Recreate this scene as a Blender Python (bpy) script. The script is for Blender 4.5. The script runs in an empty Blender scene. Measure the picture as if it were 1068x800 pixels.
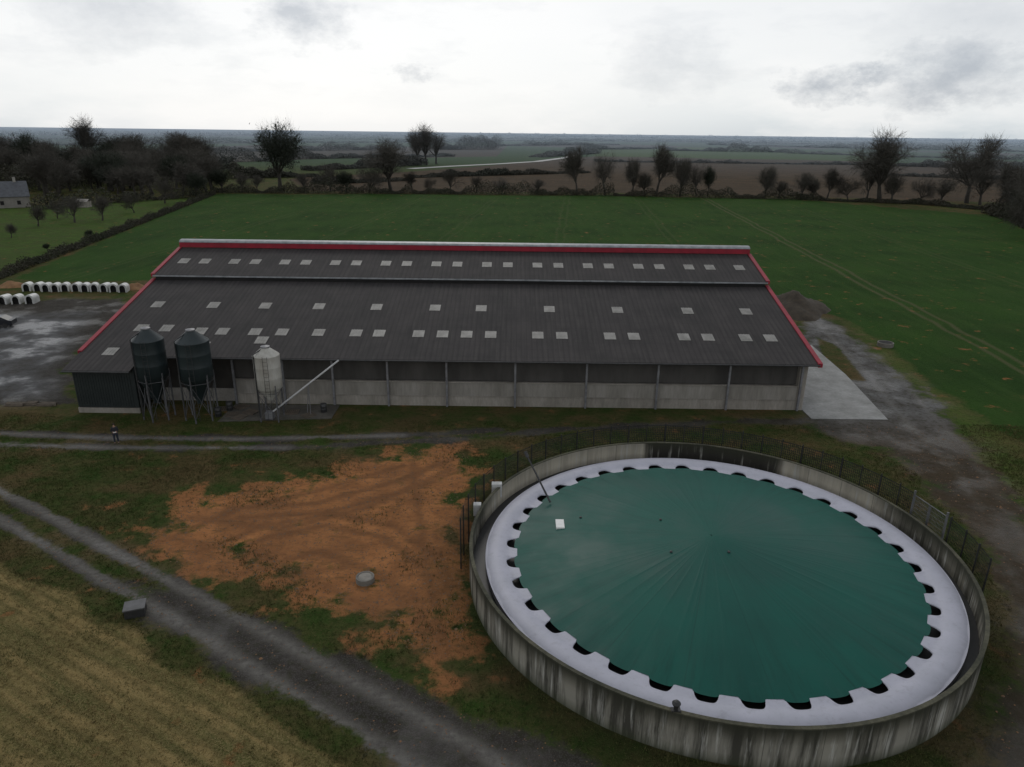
import bpy, math, random
import numpy as np
from mathutils import Vector, Matrix
random.seed(7); rng=np.random.default_rng(7)
C=bpy.context.scene.collection
# ---------------------------------------------------------------- camera model (survey)
H=25.0; FPX=740.0; TH=math.atan(263/FPX); RL=math.radians(0.7)
F=Vector((0,math.cos(TH),-math.sin(TH))); R0=Vector((1,0,0)); U0=Vector((0,math.sin(TH),math.cos(TH)))
RR=R0*math.cos(RL)+U0*math.sin(RL); UU=U0*math.cos(RL)-R0*math.sin(RL)
def ray(u,v): return F+RR*((u-534)/FPX)-UU*((v-400)/FPX)
def G(u,v,z=0.0):
    d=ray(u,v); t=(z-H)/d.z; return (d.x*t,d.y*t)
def depth(x,y,z=0): return Vector((x,y,z-H)).dot(F)
cam=bpy.data.cameras.new("camera"); co=bpy.data.objects.new("camera",cam); C.objects.link(co)
cam.sensor_width=36; cam.sensor_fit='HORIZONTAL'; cam.lens=36*FPX/1068; cam.clip_start=0.5; cam.clip_end=30000
M=Matrix((RR,UU,-F)).transposed().to_4x4(); M.translation=Vector((0,0,H)); co.matrix_world=M
bpy.context.scene.camera=co
vs=bpy.context.scene.view_settings
vs.view_transform='Standard'; vs.look='None'; vs.exposure=0
# ---------------------------------------------------------------- node helper
class NB:
    def __init__(s,nt): s.nt=nt; nt.nodes.clear()
    def new(s,t,**k):
        n=s.nt.nodes.new(t)
        for a,b in k.items(): setattr(n,a,b)
        return n
    def set(s,sock,v):
        if isinstance(v,bpy.types.NodeSocket): s.nt.links.new(v,sock)
        else:
            if sock.type=='RGBA':
                v=(v,v,v,1) if isinstance(v,(int,float)) else tuple(v)[:3]+(1,)
            sock.default_value=v
    def math(s,op,a,b=0.0,c=None,clamp=False):
        n=s.new('ShaderNodeMath',operation=op,use_clamp=clamp); s.set(n.inputs[0],a); s.set(n.inputs[1],b)
        if c is not None: s.set(n.inputs[2],c)
        return n.outputs[0]
    def vmath(s,op,a,b=(0,0,0)):
        n=s.new('ShaderNodeVectorMath',operation=op); s.set(n.inputs[0],a); s.set(n.inputs[1],b)
        return n.outputs[1] if op in('LENGTH','DOT_PRODUCT','DISTANCE') else n.outputs[0]
    def mix(s,f,a,b,blend='MIX'):
        n=s.new('ShaderNodeMix',data_type='RGBA',blend_type=blend); s.set(n.inputs[0],f); s.set(n.inputs[6],a); s.set(n.inputs[7],b)
        return n.outputs[2]
    def noise(s,vec,scale,detail=4,rough=.55):
        n=s.new('ShaderNodeTexNoise'); s.set(n.inputs['Vector'],vec); n.inputs['Scale'].default_value=scale
        n.inputs['Detail'].default_value=detail; n.inputs['Roughness'].default_value=rough
        return n.outputs[0]
    def mr(s,v,a,b,c=0.0,d=1.0):
        n=s.new('ShaderNodeMapRange',clamp=True); s.set(n.inputs[0],v)
        for i,x in enumerate((a,b,c,d)): n.inputs[i+1].default_value=x
        return n.outputs[0]
    def pos(s): return s.new('ShaderNodeNewGeometry').outputs['Position']
    def out(s,col,rough=.8,metal=0,bump=None,bstr=.3,bdist=.05,spec=.5):
        p=s.new('ShaderNodeBsdfPrincipled'); s.set(p.inputs['Base Color'],col); s.set(p.inputs['Roughness'],rough)
        p.inputs['Metallic'].default_value=metal; s.set(p.inputs['Specular IOR Level'],spec)
        if bump is not None:
            b=s.new('ShaderNodeBump'); b.inputs['Strength'].default_value=bstr; b.inputs['Distance'].default_value=bdist
            s.set(b.inputs['Height'],bump); s.nt.links.new(b.outputs[0],p.inputs['Normal'])
        o=s.new('ShaderNodeOutputMaterial'); s.nt.links.new(p.outputs[0],o.inputs[0]); return p
    def haze(s,col,L=2300.0,hc=(.33,.39,.46),st=450):  # aerial haze painted into the base colour, by distance from the origin
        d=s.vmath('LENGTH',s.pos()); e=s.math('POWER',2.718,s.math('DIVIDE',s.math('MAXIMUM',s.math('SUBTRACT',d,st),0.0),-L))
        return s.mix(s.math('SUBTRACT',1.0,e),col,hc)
def newmat(name):
    m=bpy.data.materials.new(name); m.use_nodes=True; return m,NB(m.node_tree)
def pmat(name,c1,c2=None,scale=3.0,rough=.7,metal=0,stretch=(1,1,1),bump=.0,haze=False,lo=.35,hi=.65,spec=.4,objrand=0,fine=0.0):
    m,n=newmat(name); P=n.pos(); V=n.vmath('MULTIPLY',P,stretch)
    if c2 is None: c2=tuple(x*.75 for x in c1)
    nz=n.noise(V,scale,5,.6); col=n.mix(n.mr(nz,lo,hi),c1,c2)
    if fine:
        nf=n.noise(V,scale*9,3,.6); col=n.mix(n.mr(nf,.3,.7,0,fine),col,tuple(x*.4 for x in c2))
    if objrand:
        r=n.new('ShaderNodeObjectInfo').outputs['Random']; col=n.mix(n.math('MULTIPLY',r,objrand),col,tuple(x*.45 for x in c1))
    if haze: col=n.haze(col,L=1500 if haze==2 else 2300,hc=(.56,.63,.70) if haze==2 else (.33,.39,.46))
    n.out(col,rough,metal,nz if bump else None,bump,.05,spec); return m
# ---------------------------------------------------------------- mesh helper
class MB:
    def __init__(s): s.v=[]; s.f=[]
    def poly(s,pts): b=len(s.v); s.v+= [tuple(p) for p in pts]; s.f.append(tuple(range(b,b+len(pts))))
    def box(s,x0,x1,y0,y1,z0,z1):
        b=len(s.v); s.v+=[(x0,y0,z0),(x1,y0,z0),(x1,y1,z0),(x0,y1,z0),(x0,y0,z1),(x1,y0,z1),(x1,y1,z1),(x0,y1,z1)]
        s.f+=[tuple(b+i for i in q) for q in((0,3,2,1),(4,5,6,7),(0,1,5,4),(1,2,6,5),(2,3,7,6),(3,0,4,7))]
    def hexa(s,p):
        b=len(s.v); s.v+=[tuple(q) for q in p]
        s.f+=[tuple(b+i for i in q) for q in((0,3,2,1),(4,5,6,7),(0,1,5,4),(1,2,6,5),(2,3,7,6),(3,0,4,7))]
    def tube(s,p0,p1,r0,r1=None,n=6,cap=True):
        if r1 is None: r1=r0
        p0=Vector(p0); p1=Vector(p1); d=(p1-p0)
        if d.length<1e-6: return
        d.normalize(); a=d.orthogonal().normalized(); c=d.cross(a); b=len(s.v)
        for p,r in((p0,r0),(p1,r1)):
            for i in range(n):
                t=2*math.pi*i/n; s.v.append(tuple(p+a*(r*math.cos(t))+c*(r*math.sin(t))))
        for i in range(n):
            j=(i+1)%n; s.f.append((b+i,b+j,b+n+j,b+n+i))
        if cap: s.f.append(tuple(b+i for i in reversed(range(n)))); s.f.append(tuple(b+n+i for i in range(n)))
    def lathe(s,prof,n=28,cx=0,cy=0,close=False):
        b=len(s.v)
        for r,z in prof:
            for i in range(n):
                t=2*math.pi*i/n; s.v.append((cx+r*math.cos(t),cy+r*math.sin(t),z))
        m=len(prof)
        for k in range(m if close else m-1):
            k2=(k+1)%m
            for i in range(n):
                j=(i+1)%n; s.f.append((b+k*n+i,b+k*n+j,b+k2*n+j,b+k2*n+i))
    def obj(s,name,mat,parent=None,smooth=False,world=True,bevel=0):
        off=Vector((0,0,0))
        if parent is not None and world: off=parent.location
        me=bpy.data.meshes.new(name); me.from_pydata([(x-off.x,y-off.y,z-off.z) for x,y,z in s.v],[],s.f); me.update()
        if mat: me.materials.append(mat)
        if smooth: me.polygons.foreach_set('use_smooth',[True]*len(me.polygons))
        o=bpy.data.objects.new(name,me); C.objects.link(o)
        if parent is not None: o.parent=parent
        if bevel:
            bm=o.modifiers.new("bevel",'BEVEL'); bm.width=bevel; bm.segments=2
        return o
def tag(o,label,cat,group=None):
    o["label"]=label; o["category"]=cat
    if group: o["group"]=group
    return o
def empty(name,loc,label,cat,group=None):
    o=bpy.data.objects.new(name,None); o.location=loc; o.empty_display_size=.3; C.objects.link(o); return tag(o,label,cat,group)
def npmesh(name,V,Fc,mat,attrs=None):
    me=bpy.data.meshes.new(name); nv=len(V); nf=len(Fc); k=Fc.shape[1]
    me.vertices.add(nv); me.vertices.foreach_set('co',np.asarray(V,dtype=np.float32).ravel())
    me.loops.add(nf*k); me.loops.foreach_set('vertex_index',np.asarray(Fc,dtype=np.int32).ravel())
    me.polygons.add(nf); me.polygons.foreach_set('loop_start',np.arange(0,nf*k,k,dtype=np.int32))
    me.update(calc_edges=True); me.validate()
    if attrs:
        for an,arr in attrs.items():
            a=me.attributes.new(an,'FLOAT_COLOR','POINT'); a.data.foreach_set('color',np.asarray(arr,dtype=np.float32).ravel())
    me.materials.append(mat); o=bpy.data.objects.new(name,me); C.objects.link(o); return o
# ---------------------------------------------------------------- world
SUN_EL=math.radians(38); SUN_AZ=math.radians(-8)
w=bpy.data.worlds.new("World"); bpy.context.scene.world=w; w.use_nodes=True; n=NB(w.node_tree)
sky=n.new('ShaderNodeTexSky',sky_type='NISHITA'); sky.sun_disc=False; sky.sun_elevation=SUN_EL; sky.sun_rotation=SUN_AZ
D=n.new('ShaderNodeTexCoord').outputs['Generated']; sx=n.new('ShaderNodeSeparateXYZ'); n.set(sx.inputs[0],D)
zz=sx.outputs[2]
cr=n.new('ShaderNodeValToRGB'); n.set(cr.inputs[0],zz)
stops=[(0,(.60,.67,.72)),(.02,(.71,.77,.81)),(.05,(.85,.88,.90)),(.10,(.92,.935,.945)),(.2,(.87,.89,.91)),(.40,(.49,.52,.56)),(1,(.38,.41,.45))]
el=cr.color_ramp.elements
while len(el)<len(stops): el.new(.5)
for e,(p,c) in zip(el,stops): e.position=p; e.color=c+(1,)
base=cr.outputs[0]
V1=n.vmath('MULTIPLY',D,(3.2,3.2,11)); n1=n.noise(V1,1.0,7,.58); n2=n.noise(n.vmath('ADD',V1,(3.1,1.7,0)),2.4,7,.62)
base=n.mix(n.mr(n1,.47,.62,0,.7),base,(.98,.983,.986))
hz=n.mr(zz,.02,.07); lowz=n.mr(zz,.35,.2)
gl=n.math('POWER',n.math('MAXIMUM',n.vmath('DOT_PRODUCT',D,tuple(ray(360,20).normalized())),0.0),10)
base=n.mix(n.math('MULTIPLY',gl,.8),base,(1.06,1.06,1.06))
base=n.mix(n.math('MULTIPLY',n.mr(n2,.50,.68,0,.26),n.math('MULTIPLY',hz,lowz)),base,(.62,.66,.71))
nb_=n.math('MULTIPLY',n.math('SUBTRACT',n.noise(n.vmath('MULTIPLY',D,(1,1,1.7)),15,9,.66),.5),.20)
for (u,v,s,a) in((865,90,30,.9),(1005,74,19,.9),(945,100,26,.7),(318,20,25,.7),(424,78,55,.55),(110,6,15,.5),(700,66,20,.35),(1050,20,10,.45)):
    d=ray(u,v).normalized()
    q=n.vmath('SUBTRACT',D,tuple(d)); q=n.vmath('MULTIPLY',q,(1,1,2.0)); L=n.math('ADD',n.vmath('LENGTH',q),nb_)
    base=n.mix(n.mr(L,0.0,1.7/s,a,0),base,(.47,.51,.57))
base10=n.vmath('MULTIPLY',base,(9.6,9.6,9.6))
fin=n.mix(.94,sky.outputs[0],base10)
bg=n.new('ShaderNodeBackground'); n.set(bg.inputs[0],fin); bg.inputs[1].default_value=.1
o=n.new('ShaderNodeOutputWorld'); n.nt.links.new(bg.outputs[0],o.inputs[0])
sl=bpy.data.lights.new("sun",'SUN'); sl.energy=.55; sl.angle=math.radians(18); sl.color=(1,.96,.9)
so=bpy.data.objects.new("sun",sl); C.objects.link(so)
sd=Vector((math.sin(SUN_AZ)*math.cos(SUN_EL),math.cos(SUN_AZ)*math.cos(SUN_EL),math.sin(SUN_EL)))
so.rotation_euler=(-sd).to_track_quat('-Z','Y').to_euler(); so.location=(0,60,60)
# ---------------------------------------------------------------- ground masks
TX,TY,TR=11.8,36.75,14.2
def px(l): return np.array([G(u,v) for u,v in l])
def dseg(P,A,B):
    d=B-A; t=np.clip(((P-A)@d)/max(d@d,1e-9),0,1); return np.linalg.norm(P-A-t[:,None]*d,axis=1)
def dline(P,L): return np.min([dseg(P,L[i],L[i+1]) for i in range(len(L)-1)],axis=0)
def sdf(P,L):
    m=len(L); dd=np.min([dseg(P,L[i],L[(i+1)%m]) for i in range(m)],axis=0); ins=np.zeros(len(P),bool)
    for i in range(m):
        a=L[i]; b=L[(i+1)%m]
        c=((a[1]>P[:,1])!=(b[1]>P[:,1]))
        with np.errstate(divide='ignore',invalid='ignore'):
            xi=(b[0]-a[0])*(P[:,1]-a[1])/((b[1]-a[1]) if b[1]!=a[1] else 1e-9)+a[0]
        ins^=(c&(P[:,0]<xi))
    return np.where(ins,dd,-dd)
REG=[
('lawn','lawn','poly',[(-250,222),(0,217),(215,205),(120,243),(0,289),(-250,400)],2,0),
('stubble_field','stub','poly',[(-400,470),(-100,545),(0,590),(60,622),(140,668),(250,726),(330,772),(400,815),(520,900),(0,1500),(-900,1300),(-900,700)],1.0,0),
('ploughed_field','plough','poly',[(300,186),(430,179),(520,172),(620,163),(900,168),(1068,180),(1068,212),(830,205),(640,201),(430,200),(320,199)],6,0),
('far_meadow','lawn','poly',[(610,154),(720,153.5),(905,160),(900,169),(700,166),(620,164)],10,0),
('crop_field','crop','poly',[(222,202),(640,204),(830,208),(1068,228),(1500,262),(1700,700),(1300,585),(1068,462),(1010,425),(965,395),(925,362),(885,335),(835,318),(800,306),(150,293),(60,293),(12,292)],1.6,0),
('soil_patch','soil','poly',[(150,556),(205,515),(290,507),(350,490),(410,472),(480,466),(496,478),(476,520),(486,560),(496,610),(490,655),(478,694),(462,704),(430,680),(390,648),(330,626),(285,608),(215,596),(160,578)],3.2,0),
('gravel_yard','grav','poly',[(-500,330),(0,318),(60,312),(128,312),(140,322),(95,352),(70,385),(76,420),(0,424),(-500,440)],1.5,0),
('gravel_lane','grav','poly',[(836,325),(872,338),(915,375),(960,408),(1005,450),(1045,500),(1068,535),(1110,640),(1100,820),(1040,930),(985,860),(1040,760),(1052,690),(1048,620),(1020,560),(968,505),(920,470),(850,452),(838,440)],2.4,0),
('gravel_track','grav','line',[(-300,410),(-60,485),(0,513),(60,543),(110,571),(170,603),(230,635)],.55,.50),
('gravel_track','grav','poly',[(120,592),(200,618),(290,650),(380,692),(470,738),(560,775),(680,840),(700,930),(560,930),(430,815),(330,752),(250,705),(180,655),(130,622)],1.3,0),
('gravel_track','grav','line',[(-300,465),(-60,515),(0,542),(50,572),(110,606),(200,652)],.55,.45),
('farm_track','grav','line',[(-300,449),(0,452),(90,455),(250,458),(400,455),(520,449)],.9,.6),
('farm_track','grav','line',[(-300,458),(0,463),(110,467),(300,467),(470,458),(600,447),(760,440),(900,440)],1.0,.5),
]
REGW=[(a,b,k,px(p),s,wd) for a,b,k,p,s,wd in REG]
grass_islands=[px([(852,352),(872,360),(905,398),(880,395),(858,372)]),px([(1010,560),(1035,590),(1045,660),(1036,640)]),
  px([(-60,497),(0,524),(60,555),(110,585),(165,612),(150,612),(108,592),(55,560),(0,531),(-60,503)])]
VERGE=px([(890,338),(930,365),(968,398),(1012,428),(1068,466),(1068,530),(1040,495),(1000,448),(955,405),(915,372)])
rutL=[px([(-60,484),(0,511),(60,541),(110,571),(200,618),(300,672),(400,728),(500,783),(600,850)]),
      px([(-60,515),(0,542),(60,574),(110,606),(180,645),(260,695),(350,750),(440,805),(500,845)]),
      px([(0,452),(120,457),(250,458),(420,454)]),px([(0,463),(110,467),(300,467)]),
      px([(870,340),(925,378),(965,425),(1010,470),(1045,520),(1068,560),(1090,660)]),
      px([(850,335),(900,385),(945,440),(1000,495),(1030,540),(1062,620),(1070,700)])]
tyreL=[px(l) for l in ([(210,585),(280,560),(340,548),(400,560),(440,590),(460,640)],[(205,575),(280,548),(345,536),(410,548),(455,580),(475,630)],
      [(250,600),(330,575),(400,600),(440,660)],[(240,530),(330,525),(420,500),(490,470)],[(250,540),(340,535),(430,510),(500,482)],[(170,560),(260,575),(340,610),(420,660)],[(430,480),(440,560),(455,640),(470,700)],
      [(180,560),(250,530),(330,512),(420,486)],[(300,600),(370,590),(430,620),(455,680)],[(200,540),(290,552),(380,530),(470,490)])]
def masks(P):
    ch={k:np.zeros(len(P)) for k in('grav','soil','crop','stub','plough','lawn')}; best=np.full(len(P),-1)
    wob=.35*np.sin(P[:,0]*.9+1.3*np.sin(P[:,1]*.5))+.3*np.sin(P[:,1]*1.1+P[:,0]*.4)
    for i,(nm,c,k,L,s,wd) in enumerate(REGW):
        sdv=(sdf(P,L) if k=='poly' else wd-dline(P,L))+wob*min(s,1)*(1 if k=='poly' else .5)
        m=np.clip(.5+sdv/(2*s),0,1)
        if c=='grav':
            for g in grass_islands: m=np.minimum(m,np.clip(.5-sdf(P,g)/1.0,0,1))
        ch[c]=np.maximum(ch[c],m); best=np.where(m>.5,i,best)
    rut=np.zeros(len(P))
    for L in rutL: rut=np.maximum(rut,np.clip(1-dline(P,L)/.65,0,1))
    for L in tyreL: rut=np.maximum(rut,np.clip(1.3-dline(P,L)/.42,0,1)*ch['soil'])
    rt=np.hypot(P[:,0]-TX,P[:,1]-TY)
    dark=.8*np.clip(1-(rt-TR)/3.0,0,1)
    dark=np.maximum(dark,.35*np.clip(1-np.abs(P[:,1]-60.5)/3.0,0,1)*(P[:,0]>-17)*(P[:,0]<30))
    yard=np.clip(sdf(P,px([(-60,330),(110,322),(88,352),(70,380),(70,418),(-60,420)]))/3,0,1)
    return ch,best,rut,dark,yard
def axis(lo,hi,st,far,g):
    a=list(np.arange(lo,hi,st)); s=st
    while a[-1]<far: s*=g; a.append(a[-1]+s)
    s=st; b=[lo]
    while b[-1]>-far*(1 if lo<-20 else .08): s*=g; b.append(b[-1]-s)
    return np.array(sorted(b[1:])+a)
ax=axis(-46,44,.30,11000,1.045); ay=axis(14,66,.30,11000,1.035)
XX,YY=np.meshgrid(ax,ay); P=np.stack([XX.ravel(),YY.ravel()],1); ch,best,rut,dark,yard=masks(P)
nx,ny=len(ax),len(ay)
i0=(np.arange(ny-1)[:,None]*nx+np.arange(nx-1)[None,:]).ravel(); Fq=np.stack([i0,i0+1,i0+nx+1,i0+nx],1)
one=np.ones(len(P)); verge=np.clip(.5+sdf(P,VERGE)/3,0,1)
A=np.stack([ch['grav'],ch['soil'],ch['crop'],one],1); B=np.stack([ch['stub'],ch['plough'],ch['lawn'],one],1); Cc=np.stack([rut,dark,yard,one],1); Dd=np.stack([verge,verge,verge,one],1)
m_ground,n=newmat("terrain")
Pn=n.pos(); sg=n.new('ShaderNodeSeparateXYZ'); n.set(sg.inputs[0],Pn)
def attr(nm):
    a=n.new('ShaderNodeAttribute',attribute_name=nm); s=n.new('ShaderNodeSeparateColor'); n.set(s.inputs[0],a.outputs['Color']); return s.outputs
a_=attr('A'); b_=attr('B'); c_=attr('Cc'); d_=attr('Dd')
nL=n.noise(Pn,.06,4,.55); nM=n.noise(Pn,.45,6,.62); nS=n.noise(Pn,2.4,6,.68); nF=n.noise(Pn,11,4,.7); nK=n.noise(Pn,.17,5,.6)
rough=n.mix(n.mr(nM,.38,.62),(.030,.056,.012),(.075,.068,.026)); rough=n.mix(n.mr(nK,.48,.60,0,.75),rough,(.100,.066,.032))
rough=n.mix(n.math('MULTIPLY',d_[0],.8),rough,n.mix(n.mr(nM,.35,.65),(.060,.105,.018),(.085,.095,.030)))
rough=n.mix(n.mr(nS,.5,.68,0,.75),rough,(.014,.024,.006)); rough=n.mix(n.mr(nF,.5,.72,0,.55),rough,(.12,.10,.05))
far=n.mr(n.vmath('LENGTH',Pn),330,600)
vo=n.new('ShaderNodeTexVoronoi'); n.set(vo.inputs['Vector'],n.vmath('MULTIPLY',Pn,(.0035,.0022,0))); vo.inputs['Scale'].default_value=1.0
vs_=n.new('ShaderNodeSeparateColor'); n.set(vs_.inputs[0],vo.outputs['Color'])
fcol=n.mix(n.mr(vs_.outputs[0],.5,.53),(.034,.060,.020),n.mix(n.mr(vs_.outputs[1],.4,.6),(.058,.048,.034),(.030,.040,.020)))
col=n.mix(far,rough,fcol)
def blend(col,m,c,k=.8,lo=.38,hi=.62,nz=None):
    t=n.math('ADD',m,n.math('MULTIPLY',n.math('SUBTRACT',nz if nz is not None else nS,.5),k)); return n.mix(n.mr(t,lo,hi),col,c)
lawn=n.mix(n.mr(nM,.35,.65),(.060,.100,.020),(.036,.064,.014)); lawn=n.mix(n.mr(nK,.45,.6,0,.5),lawn,(.055,.060,.024)); col=blend(col,b_[2],lawn)
s1=Vector((*G(0,590),0)); s2=Vector((*G(330,772),0)); sdv=(s2-s1).normalized(); sn=Vector((-sdv.y,sdv.x,0))
ds=n.vmath('DOT_PRODUCT',Pn,tuple(sn)); row=n.math('SINE',n.math('ADD',n.math('MULTIPLY',ds,8.0),n.math('MULTIPLY',nS,5.0)))
cmb=n.new('ShaderNodeCombineXYZ'); n.set(cmb.inputs[0],n.math('MULTIPLY',ds,1.1)); n.set(cmb.inputs[1],n.math('MULTIPLY',n.vmath('DOT_PRODUCT',Pn,tuple(sdv)),.12)); nR=n.noise(cmb.outputs[0],1.0,5,.62)
st=n.mix(n.mr(nR,.42,.62),(.235,.170,.070),(.075,.078,.025)); st=n.mix(n.mr(nM,.50,.66,0,.65),st,(.045,.060,.016)); st=n.mix(n.mr(nF,.42,.62,0,.7),st,(.27,.21,.10))
st=n.mix(n.math('MULTIPLY',n.mr(row,-.2,1),.35),st,(.055,.052,.020)); col=blend(col,b_[0],st)
pl=n.mix(n.mr(nL,.35,.65),(.072,.052,.034),(.052,.040,.027)); col=blend(col,b_[1],pl,.3)
t1=Vector((*G(748,214),0)); t2=Vector((*G(1068,383),0)); td=(t2-t1).normalized(); tn=Vector((-td.y,td.x,0)); tc=t1.dot(tn)
dt=n.math('SUBTRACT',n.vmath('DOT_PRODUCT',Pn,tuple(tn)),tc); dt=n.math('ADD',dt,n.math('MULTIPLY',n.math('SUBTRACT',nL,.5),3.0))
crow=n.noise(n.vmath('MULTIPLY',Pn,(.35,.05,0)),1.4,4,.6)
cp=n.mix(n.mr(nL,.33,.67),(.032,.074,.013),(.020,.049,.010)); cp=n.mix(n.mr(nS,.4,.7,0,.5),cp,(.014,.034,.007)); cp=n.mix(n.mr(crow,.45,.7,0,.45),cp,(.042,.082,.019)); cp=n.mix(n.mr(nK,.5,.68,0,.45),cp,(.036,.056,.015))
tl=n.mr(n.math('ABSOLUTE',n.math('SUBTRACT',n.math('ABSOLUTE',dt),.95)),.15,.55,.75,0)
tl2=n.mr(n.math('ABSOLUTE',n.math('SUBTRACT',n.math('PINGPONG',n.math('ADD',dt,28.0),14.0),.95)),.15,.45,.25,0)
cp=n.mix(n.math('MAXIMUM',tl,tl2),cp,(.085,.085,.040)); col=blend(col,a_[2],cp,.5)
so_=n.mix(n.mr(nM,.35,.62),(.43,.190,.075),(.27,.120,.050)); so_=n.mix(n.mr(nK,.46,.60,0,.5),so_,(.20,.095,.045)); so_=n.mix(n.mr(nS,.50,.68,0,.6),so_,(.14,.070,.035)); so_=n.mix(n.mr(nF,.57,.77,0,.4),so_,(.46,.24,.115))
nSl=n.noise(n.vmath('MULTIPLY',Pn,(.5,1.6,1)),1.1,5,.65)
so_=n.mix(n.mr(nSl,.54,.68,0,.6),so_,(.10,.066,.030))
so_=n.mix(n.math('MULTIPLY',c_[0],.6),so_,(.14,.070,.036))
col=blend(col,a_[1],so_,3.0,.34,.66,nM)
gf=n.new('ShaderNodeTexVoronoi'); n.set(gf.inputs['Vector'],Pn); gf.inputs['Scale'].default_value=14
gr=n.mix(n.mr(nM,.35,.65),(.062,.055,.049),(.036,.032,.028)); gr=n.mix(n.mr(gf.outputs['Distance'],.1,.6),n.mix(.5,gr,(.12,.115,.11)),gr)
gr=n.mix(n.mr(nK,.48,.62,0,.5),gr,(.040,.034,.028))
gr=n.mix(n.math('MULTIPLY',n.mr(nS,.48,.62),.6),gr,(.032,.033,.018)); gr=n.mix(n.math('MULTIPLY',c_[0],n.mr(nS,.3,.6,.25,.9)),gr,(.18,.17,.155))
lanepale=n.math('MULTIPLY',n.math('MULTIPLY',n.mr(sg.outputs[0],26,30),n.mr(sg.outputs[1],54,62)),n.mr(nM,.38,.60,.2,.9)); gr=n.mix(lanepale,gr,(.15,.148,.145))
mud=n.math('MULTIPLY',n.math('MULTIPLY',n.mr(sg.outputs[0],18,26),n.mr(sg.outputs[1],64,54)),n.mr(nM,.36,.58,.35,.95)); gr=n.mix(mud,gr,(.062,.046,.030))
gr=n.mix(n.math('MULTIPLY',n.mr(nS,.50,.60,0,.5),n.mr(sg.outputs[0],18,26)),gr,(.040,.036,.022))
gr=n.mix(n.math('MULTIPLY',c_[2],n.mr(nK,.36,.62,.15,.8)),gr,(.17,.175,.185))
col=blend(col,a_[0],gr,2.0,.38,.62,n.mix(.6,nS,nM))
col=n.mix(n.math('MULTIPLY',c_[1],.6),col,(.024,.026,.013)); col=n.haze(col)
wet=n.math('MULTIPLY',n.math('MAXIMUM',n.math('MULTIPLY',a_[0],.6),c_[2]),n.mr(nK,.48,.58))
rgh=n.math('SUBTRACT',.95,n.math('MULTIPLY',wet,.65))
hgt=n.math('ADD',n.math('MULTIPLY',nS,1.2),n.math('MULTIPLY',nF,.45)); n.out(col,rgh,0,hgt,.7,.28,n.math('ADD',.04,n.math('MULTIPLY',wet,.5)))
names={-1:'ground'}
for i,r in enumerate(REGW): names[i]=r[0]
fb=best[Fq]; fid=fb.max(axis=1); fn=np.array([names[i] for i in range(-1,len(REGW))])[fid+1]
for nm in np.unique(fn):
    Fs=Fq[fn==nm]; u,inv=np.unique(Fs.ravel(),return_inverse=True)
    V=np.concatenate([P[u],np.zeros((len(u),1))],1)
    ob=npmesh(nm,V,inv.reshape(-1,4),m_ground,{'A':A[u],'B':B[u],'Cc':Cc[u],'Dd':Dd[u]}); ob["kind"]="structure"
# ---------------------------------------------------------------- materials
M_roof,n=newmat("fibre_cement_roof"); Pn=n.pos(); sp=n.new('ShaderNodeSeparateXYZ'); n.set(sp.inputs[0],Pn)
n0=n.noise(Pn,.35,5,.6); n1=n.noise(n.vmath('MULTIPLY',Pn,(3,.25,.25)),1.0,4,.6)
c=n.mix(n.mr(n0,.35,.65),(.045,.040,.040),(.030,.028,.028)); c=n.mix(n.mr(n1,.45,.7,0,.45),c,(.066,.060,.057))
lap=n.math('FRACT',n.math('DIVIDE',sp.outputs[1],1.38)); c=n.mix(n.mr(lap,.0,.06,.35,0),c,(.014,.014,.014))
rib=n.math('SINE',n.math('MULTIPLY',sp.outputs[0],2*math.pi/.5)); c=n.mix(n.mr(rib,-1,-.2,.35,0),c,(.016,.015,.015))
n.out(c,.8,0,rib,.25,.03,.2)
M_sky=pmat("skylight_sheet",(.29,.28,.26),(.18,.175,.16),1.2,.6,objrand=.25)
M_red=pmat("red_trim",(.29,.010,.028),(.20,.008,.020),1,.5)
M_ridge=pmat("ridge_sheet",(.30,.31,.32),(.17,.18,.19),1.5,.4)
M_conc=pmat("concrete",(.34,.32,.29),(.22,.20,.18),.8,.85,bump=.2,fine=.3)
M_conc_wall=pmat("barn_concrete",(.36,.33,.29),(.23,.21,.18),.6,.85,fine=.35,stretch=(1,1,.3))
M_curt=pmat("curtain",(.31,.29,.26),(.20,.185,.16),.35,.6,fine=.3,stretch=(2,1,.3))
M_net=pmat("windbreak_net",(.075,.070,.064),(.045,.042,.038),.35,.8,stretch=(2,1,.5))
M_steel=pmat("galvanised",(.24,.24,.25),(.15,.15,.16),2,.5,.3)
M_leg=pmat("weathered_leg_steel",(.13,.13,.135),(.08,.08,.085),2,.6,.2)
M_green=pmat("dark_cladding",(.020,.026,.025),(.013,.018,.018),1,.6)
M_dark=pmat("dark_interior",(.015,.014,.013),(.01,.01,.01),1,.9)
M_white=pmat("white_paint",(.72,.72,.70),(.60,.60,.58),1.5,.45)
M_black=pmat("black_plastic",(.02,.02,.02),(.03,.03,.03),3,.5)
M_rub=pmat("dark_steel",(.06,.06,.06),(.04,.04,.04),3,.5,.4)
M_pad=pmat("pale_concrete",(.30,.30,.29),(.16,.16,.15),.45,.6,fine=.35,bump=.1)
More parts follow.
